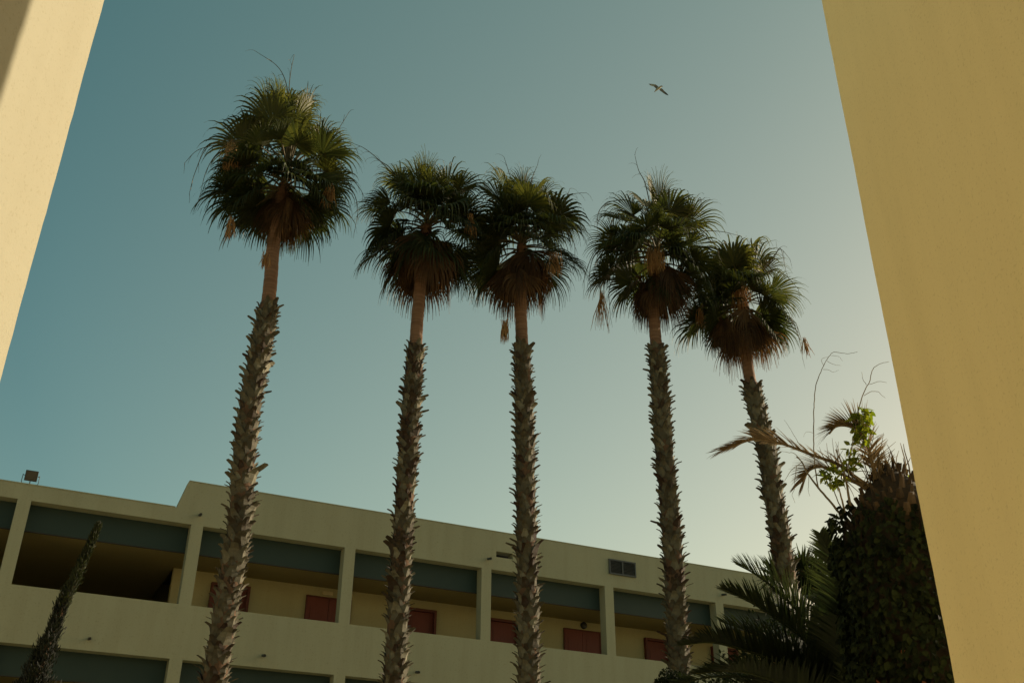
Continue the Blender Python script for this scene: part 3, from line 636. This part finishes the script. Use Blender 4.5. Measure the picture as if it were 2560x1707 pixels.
for k in range(90):
    b_ = q_list[rnd.choice((0, 1, 1, 2))][0]; j = rnd.randint(0, 2); p = atD(b_[j][0], b_[j][1], RD-.1)+rdir(rnd)*.04; d = (rdir(rnd)+Vector((.2, 0, .8))).normalized(); pts = [p]
    for s in range(3): d = (d+rdir(rnd)*.2).normalized(); pts.append(pts[-1]+d*rnd.uniform(.04, .10))
    q.tube(pts, [.005, .004, .003, .0015], 3, rnd.random())
q.build('fibre_tuft', M['feather_dead'], dp)

# ivy on the stump
iv = empty('ivy', tc_+Vector((-.02, -.0, 0)), 'dark ivy wrapped thickly round the dead date palm beside the yellow wall', 'ivy')
q = MB(); ivtop = atD(2060, 1196, RD).z
for k in range(17000):
    a = rnd.uniform(0, 6.28); z = rnd.uniform(0, ivtop+.12) if k > 2500 else rnd.uniform(2.2, ivtop+.1)
    x = Vector((math.cos(a), math.sin(a), 0)); bul = .045*math.sin(z*3.1+2*a)+.04*math.sin(z*7+a*5)
    edge = max(0, 1-max(0, z-(ivtop-.35))/.45)
    if rnd.random() > .25+.75*edge: continue
    taper = .56+.06*max(0, 1-(z/ivtop))
    r_ = (taper+bul)*(1 if z < ivtop-.5 else 1-.20*(z-(ivtop-.5))/.6)-rnd.random()**2*.10
    p = axis(z)+x*r_; d = (DOWN*.9+x*.5+rdir(rnd)*.6).normalized(); nr = (x+rdir(rnd)*.7).normalized()
    if abs(d.dot(nr)) > .95: continue
    leafcard(q, p, d, nr, rnd.uniform(.05, .085), rnd.uniform(.035, .055), rnd.uniform(0, 1), 0)
for k in range(9):
    a = rnd.uniform(3.3, 5.6); c0 = rnd.choice(((2.9, 4.4), (3.3, 4.0), (2.3, 4.8), (2.7, 5.0)))
    z = c0[0]+rnd.gauss(0, .10); a = c0[1]+rnd.gauss(0, .14); x = Vector((math.cos(a), math.sin(a), 0))
    leafcard(q, axis(z)+x*rnd.uniform(.55, .62), (DOWN+rdir(rnd)*.7).normalized(), (x+rdir(rnd)*.6).normalized(), .05, .035, rnd.random(), 1)
q.build('foliage', [M['ivy'], M['rust']], iv)
q = MB()
for k in range(14):
    a = rnd.uniform(0, 6.28); pts = []
    for i in range(16): a += rnd.uniform(-.15, .15); pts.append(axis(ivtop*i/15)+Vector((math.cos(a), math.sin(a), 0))*.44)
    q.tube(pts, .010, 5)
q.build('stem', M['dark_bark'], iv)

# shrubby climber with bright leaves and dry twigs
cl = empty('climber', atD(1935, 1200, RD-.3)*1.0, 'leggy climber with bright green leaf tufts and dry bent twigs above the ivy', 'climbing plant')
C4 = (2.852, 1700, 850)
def tw(pts, r0, r1, dy=0, sub=5):
    P3 = spline([at(x/C4[0]+C4[1], y/C4[0]+C4[2], RD-.25+dy) for x, y in pts], sub); n = len(P3)
    P3 = [p+rdir(rnd)*.002 for p in P3]
    return P3, [(r0+(r1-r0)*i/(n-1))*.8 for i in range(n)]
q = MB()
for pts, r0, r1 in (([(1150, 1250), (1080, 1160), (985, 1050), (910, 950), (870, 870), (830, 830)], .014, .006), ([(1215, 1180), (1185, 1010), (1160, 900), (1110, 780)], .015, .006), ([(1175, 1220), (1150, 1120), (1115, 1010)], .012, .006),
                    ([(1180, 1230), (1130, 1160), (1095, 1060), (1080, 1020)], .007, .004), ([(985, 1050), (965, 920), (955, 800), (953, 640), (955, 480), (966, 340), (990, 260), (1025, 180), (1060, 120), (1100, 85), (1190, 97), (1265, 85)], .0075, .002),
                    ([(1200, 900), (1215, 810), (1240, 690), (1270, 500), (1320, 350), (1350, 300), (1370, 220), (1390, 190), (1440, 165), (1490, 155)], .008, .002), ([(1225, 920), (1280, 860), (1340, 795)], .010, .007),
                    ([(1330, 320), (1305, 280), (1295, 225)], .003, .0015), ([(1350, 315), (1420, 295), (1475, 302)], .003, .0015), ([(1310, 395), (1360, 368), (1410, 368), (1440, 395), (1465, 412)], .0035, .0015),
                    ([(1025, 180), (1008, 150), (1020, 130), (1060, 120)], .0025, .0015), ([(1050, 150), (1100, 175), (1150, 182)], .0025, .0012), ([(1020, 210), (1060, 212), (1090, 228), (1130, 215)], .0025, .0012), ([(1080, 110), (1130, 118), (1160, 150)], .002, .001),
                    ([(870, 870), (800, 920), (760, 980), (730, 1030)], .004, .0015), ([(830, 900), (820, 980), (815, 1060), (800, 1100), (820, 1160)], .0035, .0015), ([(870, 870), (820, 810), (770, 800), (720, 790)], .004, .0015), ([(920, 960), (915, 1060), (925, 1110)], .003, .0012),
                    ([(900, 780), (850, 740), (780, 620), (740, 565)], .003, .0012), ([(955, 660), (900, 655), (880, 690)], .002, .001), ([(1290, 1010), (1240, 970), (1190, 1000), (1120, 1000)], .004, .002)):
    P3, R3 = tw(pts, r0, r1); q.tube(P3, R3, 5, rnd.random())
q.build('stem', M['twig'], cl)
for (cx, cy, rx, rz, nn, mi) in ((1310, 545, 50, 60, 75, 0), (1300, 660, 55, 55, 70, 0), (1235, 560, 25, 18, 14, 0), (1225, 770, 22, 25, 12, 0), (1220, 870, 42, 38, 40, 0), (1095, 975, 65, 55, 85, 0), (1665, 1040, 35, 50, 50, 0), (1100, 1290, 35, 60, 26, 1), (1170, 1215, 30, 22, 20, 1)):
    q = MB()
    for k in range(nn):
        g_ = rdir(rnd); px = cx+g_.x*rx*1.05; py = cy+g_.z*rz*1.05
        p = at(px/C4[0]+C4[1], py/C4[0]+C4[2], RD-.25+g_.y*.12+(.3 if cx > 1600 else 0))
        d = (rdir(rnd)+DOWN*.25).normalized(); nr = (Vector((0, 0, 1))+rdir(rnd)*.9).normalized()
        if abs(d.dot(nr)) > .93: continue
        leafcard(q, p, d, nr, rnd.uniform(.06, .095), rnd.uniform(.03, .045), rnd.random()*.9+.05)
    q.build('leaf_tuft', M['lime'] if mi == 0 else M['ivy'], cl)

# green date palm
RG = 10.6
gb = atD(1945, 1640, RG)
gp = empty('date_palm', Vector((gb.x, gb.y, 0)), 'green date palm with arching feather fronds low beside the ivy covered stump', 'palm tree')
q = MB(); q.tube([Vector((gb.x, gb.y, z)) for z in (0, .6, 1.2, gb.z+.1)], [.34, .3, .3, .16], 16); gt = q.build('trunk', M['core'], gp, smooth=True)
q = MB(); a = 0; z = .1
while z < gb.z+.12:
    x = Vector((math.cos(a), math.sin(a), 0)); stub(q, Vector((gb.x, gb.y, z))+x*.28, Vector((0, 0, 1)), x, rnd, .95, rnd.uniform(.1, .7)); a += 2.4; z += .010
q.build('cut_frond_base', M['cut'], gt)
G = [([(1945, 1640), (1905, 1520), (1850, 1425), (1792, 1362), (1735, 1318), (1690, 1294)], .50, 62, .0, .55), ([(1945, 1640), (1900, 1530), (1850, 1470), (1792, 1425), (1720, 1380), (1660, 1352)], .48, 60, -.4, .5),
     ([(1945, 1640), (1880, 1570), (1800, 1525), (1710, 1492), (1630, 1474), (1560, 1482)], .48, 60, -.9, .2), ([(1950, 1640), (1948, 1520), (1942, 1412), (1932, 1340), (1912, 1283), (1884, 1226)], .42, 60, -.9, .6),
     ([(1945, 1640), (1880, 1600), (1800, 1570), (1720, 1545), (1660, 1540)], .42, 50, -1.1, .3), ([(1945, 1640), (1920, 1540), (1880, 1470), (1830, 1410), (1780, 1390)], .45, 50, .6, .4),
     ([(1950, 1640), (1930, 1500), (1900, 1430), (1870, 1390), (1838, 1372)], .42, 46, .9, .4), ([(1950, 1640), (1860, 1620), (1780, 1610), (1700, 1600)], .42, 46, .2, .2), ([(1950, 1640), (1900, 1590), (1840, 1560), (1770, 1560), (1700, 1580)], .42, 46, -.6, .2),
     ([(1950, 1640), (1960, 1540), (1965, 1470), (1955, 1420)], .4, 36, -.5, .4), ([(1945, 1640), (1890, 1545), (1830, 1500), (1760, 1480), (1690, 1485)], .44, 50, .5, .3)]
for k in range(14):
    a = rnd.uniform(1.2, 4.9); G.append((None, .42, 44, a, .4))
for pts, L, nl, dy, tone in G:
    q = MB()
    if pts: n = len(pts); P3 = [atD(x, y, RG+dy*i/(n-1)) for i, (x, y) in enumerate(pts)]
    else:
        d = Vector((math.cos(dy), math.sin(dy), 0)); el = rnd.uniform(.2, 1.0); ln = rnd.uniform(1.3, 1.9); p = Vector((gb.x, gb.y, gb.z)); P3 = [p]
        dd = (d+Vector((0, 0, math.tan(el)))).normalized()
        for s in range(5): P3.append(P3[-1]+dd*ln/5); dd = (dd+DOWN*.18).normalized()
    frond(q, P3, L, rnd, nl+44, tone, .30, .75, .1, .02, .10, 0, .0135, .55, Vector((-P3[3].x, -P3[3].y, .6)).normalized() if pts and pts[-1][0] == 1890 else None); q.build('frond', [M['feather'], M['feather']], gp)

# spiky yucca crown beyond the fifth palm
RY_ = 22.5
yb = atD(1858, 1330, RY_)
yu = empty('yucca_tree', Vector((yb.x, yb.y, 0)), 'dark spiky leaved yucca tree partly hidden beyond the fifth fan palm', 'yucca')
q = MB(); heads = [atD(x, y, RY_+dy) for x, y, dy in ((1782, 1325, .2), (1845, 1312, 0), (1812, 1345, -.3), (1882, 1318, .4), (1868, 1350, -.3), (1835, 1375, .2), (1895, 1360, 0), (1850, 1410, 0))]
forkp = Vector((yb.x, yb.y, yb.z-2.2))
q.tube([Vector((yb.x, yb.y, 0)), Vector((yb.x+.05, yb.y, 2)), forkp], [.28, .22, .2], 12)
for h in heads: q.tube([forkp, forkp.lerp(h, .5)+Vector((0, 0, -.1)), h], [.13, .11, .09], 8)
q.build('trunk', M['core'], yu)
q = MB()
for h in heads:
    for k in range(170):
        d = rdir(rnd); d.z = d.z*.9+.25; d.normalize(); L = rnd.uniform(.38, .58); s = perp(d); p = h+d*.05; vs = []; dd = d.copy()
        for i, wd in enumerate((.018, .024, .017, .003)): vs += [p-s*wd, p+s*wd]; p = p+dd*L/3; dd = (dd+DOWN*.10).normalized()
        q.add(vs, [(0, 1, 3, 2), (2, 3, 5, 4), (4, 5, 7, 6)], .45+.4*d.z)
q.build('crown', M['feather'], yu)
# bush by the fourth trunk
RB = 16.8
for (x0, y0, rx, lab) in ((1556, 1618, .46, 'dark round bush at the foot of the fourth fan palm'), (1700, 1690, .85, 'dark dense bush under the date palm fronds'), (1850, 1615, 1.0, 'black shaded shrub between the green date palm and the ivy stump')):
    cb = atD(x0, y0, RB if x0 < 1800 else 12.3); bu = empty('bush', Vector((cb.x, cb.y, 0)), lab, 'bush'); q = MB()
    for k in range(6000):
        d = rdir(rnd); r_ = rx*(1-.35*rnd.random()**2)*(1+.10*math.sin(5*d.x+3*d.z)+.08*math.sin(9*d.y+2))
        p = cb+Vector((d.x*r_, d.y*r_, d.z*r_*1.0)); leafcard(q, p, (d+rdir(rnd)).normalized(), (d*1.01+rdir(rnd)*.8).normalized(), .06, .03, rnd.random())
    q.build('foliage', M['ivy'], bu)
    q = MB()
    for k in range(5):
        a = k*1.26; q.tube([Vector((cb.x+.1*math.cos(a), cb.y+.1*math.sin(a), 0)), Vector((cb.x+.2*math.cos(a), cb.y+.2*math.sin(a), cb.z*.6)), cb+Vector((.3*math.cos(a), .3*math.sin(a), .1))], [.05, .04, .02], 8)
    q.build('stem', M['twig'], bu)

# cypress at the lower left
RC = 12.0
cpts = [atD(x, y, RC) for x, y in ((20, 1680), (75, 1568), (110, 1480), (140, 1400), (168, 1340), (195, 1280), (215, 1235), (226, 1212))]
d0 = cpts[0]-cpts[1]; base = Vector((cpts[0].x-.25, cpts[0].y, 0))
cy = empty('cypress', base, 'slender dark leaning cypress before the gallery building at lower left', 'cypress')
sp = spline([base]+cpts, 10); q = MB(); q.tube(sp, [.07*(1-.9*i/len(sp)) for i in range(len(sp))], 8); q.build('trunk', M['core'], cy)
q = MB(); n = len(sp); ztop = cpts[-1].z
wid = [(0, .20), (ztop-2.0, .165), (ztop-1.6, .125), (ztop-1.35, .105), (ztop-1.1, .055), (ztop-.7, .036), (ztop-.35, .022), (ztop-.1, .016), (ztop, .004)]
for k in range(9500):
    u = 1-(rnd.random()**1.0)*.97; j = min(n-2, int(u*(n-1))); p0 = sp[j].lerp(sp[j+1], u*(n-1)-j); z = p0.z
    if z < .3: continue
    r_ = np.interp(z, [w_[0] for w_ in wid], [w_[1] for w_ in wid])
    a = rnd.uniform(0, 6.28); x = Vector((math.cos(a), math.sin(a), 0)); lump = 1+.25*math.sin(a*2+z*4.1)+.22*math.sin(z*9+a*3)+.12*math.sin(z*23+a)
    p = p0+x*r_*lump*(math.sqrt(rnd.random())+.55*rnd.random()**9)+Vector((0, 0, rnd.uniform(-.04, .04)))
    d = (Vector((0, 0, 1))+x*.45+rdir(rnd)*.45).normalized(); nr = (x+rdir(rnd)*.6).normalized()
    if abs(d.dot(nr)) > .93: continue
    leafcard(q, p, d, nr, rnd.uniform(.04, .075), rnd.uniform(.010, .018), min(1, max(0, rnd.uniform(.1, .6)+(.45 if z > ztop-.9 else 0))))  # yellowish tip sprays, a lit top put into their lighter tone
q.build('foliage', M['cypress'], cy)

# ------------------------------------------------------------------ gull
RGU = 50.0
gc = at(1645, 224, RGU)
ppm = 1.0
X = _R.copy(); Y = _U.copy(); Z = -_F0
# orientation axes of the bird seen from below: fore = towards the head
sl = (gc-Vector((0, 0, EYE))).length; u_ = sl/FPX
def gpt(cx, cyy, dz=0):      # crop pixel (scale 16.8, off 1580,180)
    return at(cx/16.8+1580, cyy/16.8+180, RGU)+Vector((0, 0, dz*u_))
gull = MB()
bodyp = [(945, 852, .8), (985, 800, 2.2), (1040, 745, 4.2), (1100, 700, 5.0), (1160, 665, 4.6), (1205, 630, 3.4), (1240, 605, 2.7), (1275, 612, 1.6), (1292, 622, .5)]
gull.tube([gpt(a, b) for a, b, _ in bodyp], [max(.02, r_*.62*u_) for _, _, r_ in bodyp], 12, .62)
nb_ = len(gull.t)
for i in range(nb_):
    seg = i//12
    if seg >= 5: gull.t[i] = .45
    if seg <= 1: gull.t[i] = .5
def wing(lead, trail, tones, lift):
    n = len(lead); vs = []
    for i in range(n):
        a = gpt(*lead[i], lift[i]); b = gpt(*trail[i], lift[i]*.9); m_ = a.lerp(b, .35)+Vector((0, 0, .35*u_*(1-i/n)))
        vs += [a, m_, b, a.lerp(b, .4)-Vector((0, 0, .12*u_))]
    for i in range(n-1):
        p = 4*i; gull.add([vs[p+j] for j in range(8)], [(0, 1, 5, 4), (1, 2, 6, 5), (3, 0, 4, 7), (2, 3, 7, 6)], tones[i])
wing([(1125, 650), (1060, 605), (990, 578), (900, 570), (800, 560), (700, 553)], [(1010, 718), (960, 680), (910, 655), (840, 650), (775, 620), (712, 560)], [.25, .35, .6, .68, .35], [0, 2, 3.5, 4, 4, 3.5])
wing([(1225, 690), (1290, 740), (1350, 815), (1420, 860), (1475, 900), (1530, 965)], [(1140, 745), (1195, 820), (1270, 870), (1350, 920), (1430, 955), (1500, 968)], [.38, .33, .25, .15, .05], [0, 1, 1, 0, -1, -2])
go = gull.build('seagull', M['bird'], None)
mn = Vector((np.mean([v_[0] for v_ in gull.v]), np.mean([v_[1] for v_ in gull.v]), np.mean([v_[2] for v_ in gull.v])))
for v_ in go.data.vertices: v_.co -= mn
go.location = mn
tag(go, 'pale seagull gliding with spread wings, high in the open sky', 'bird')
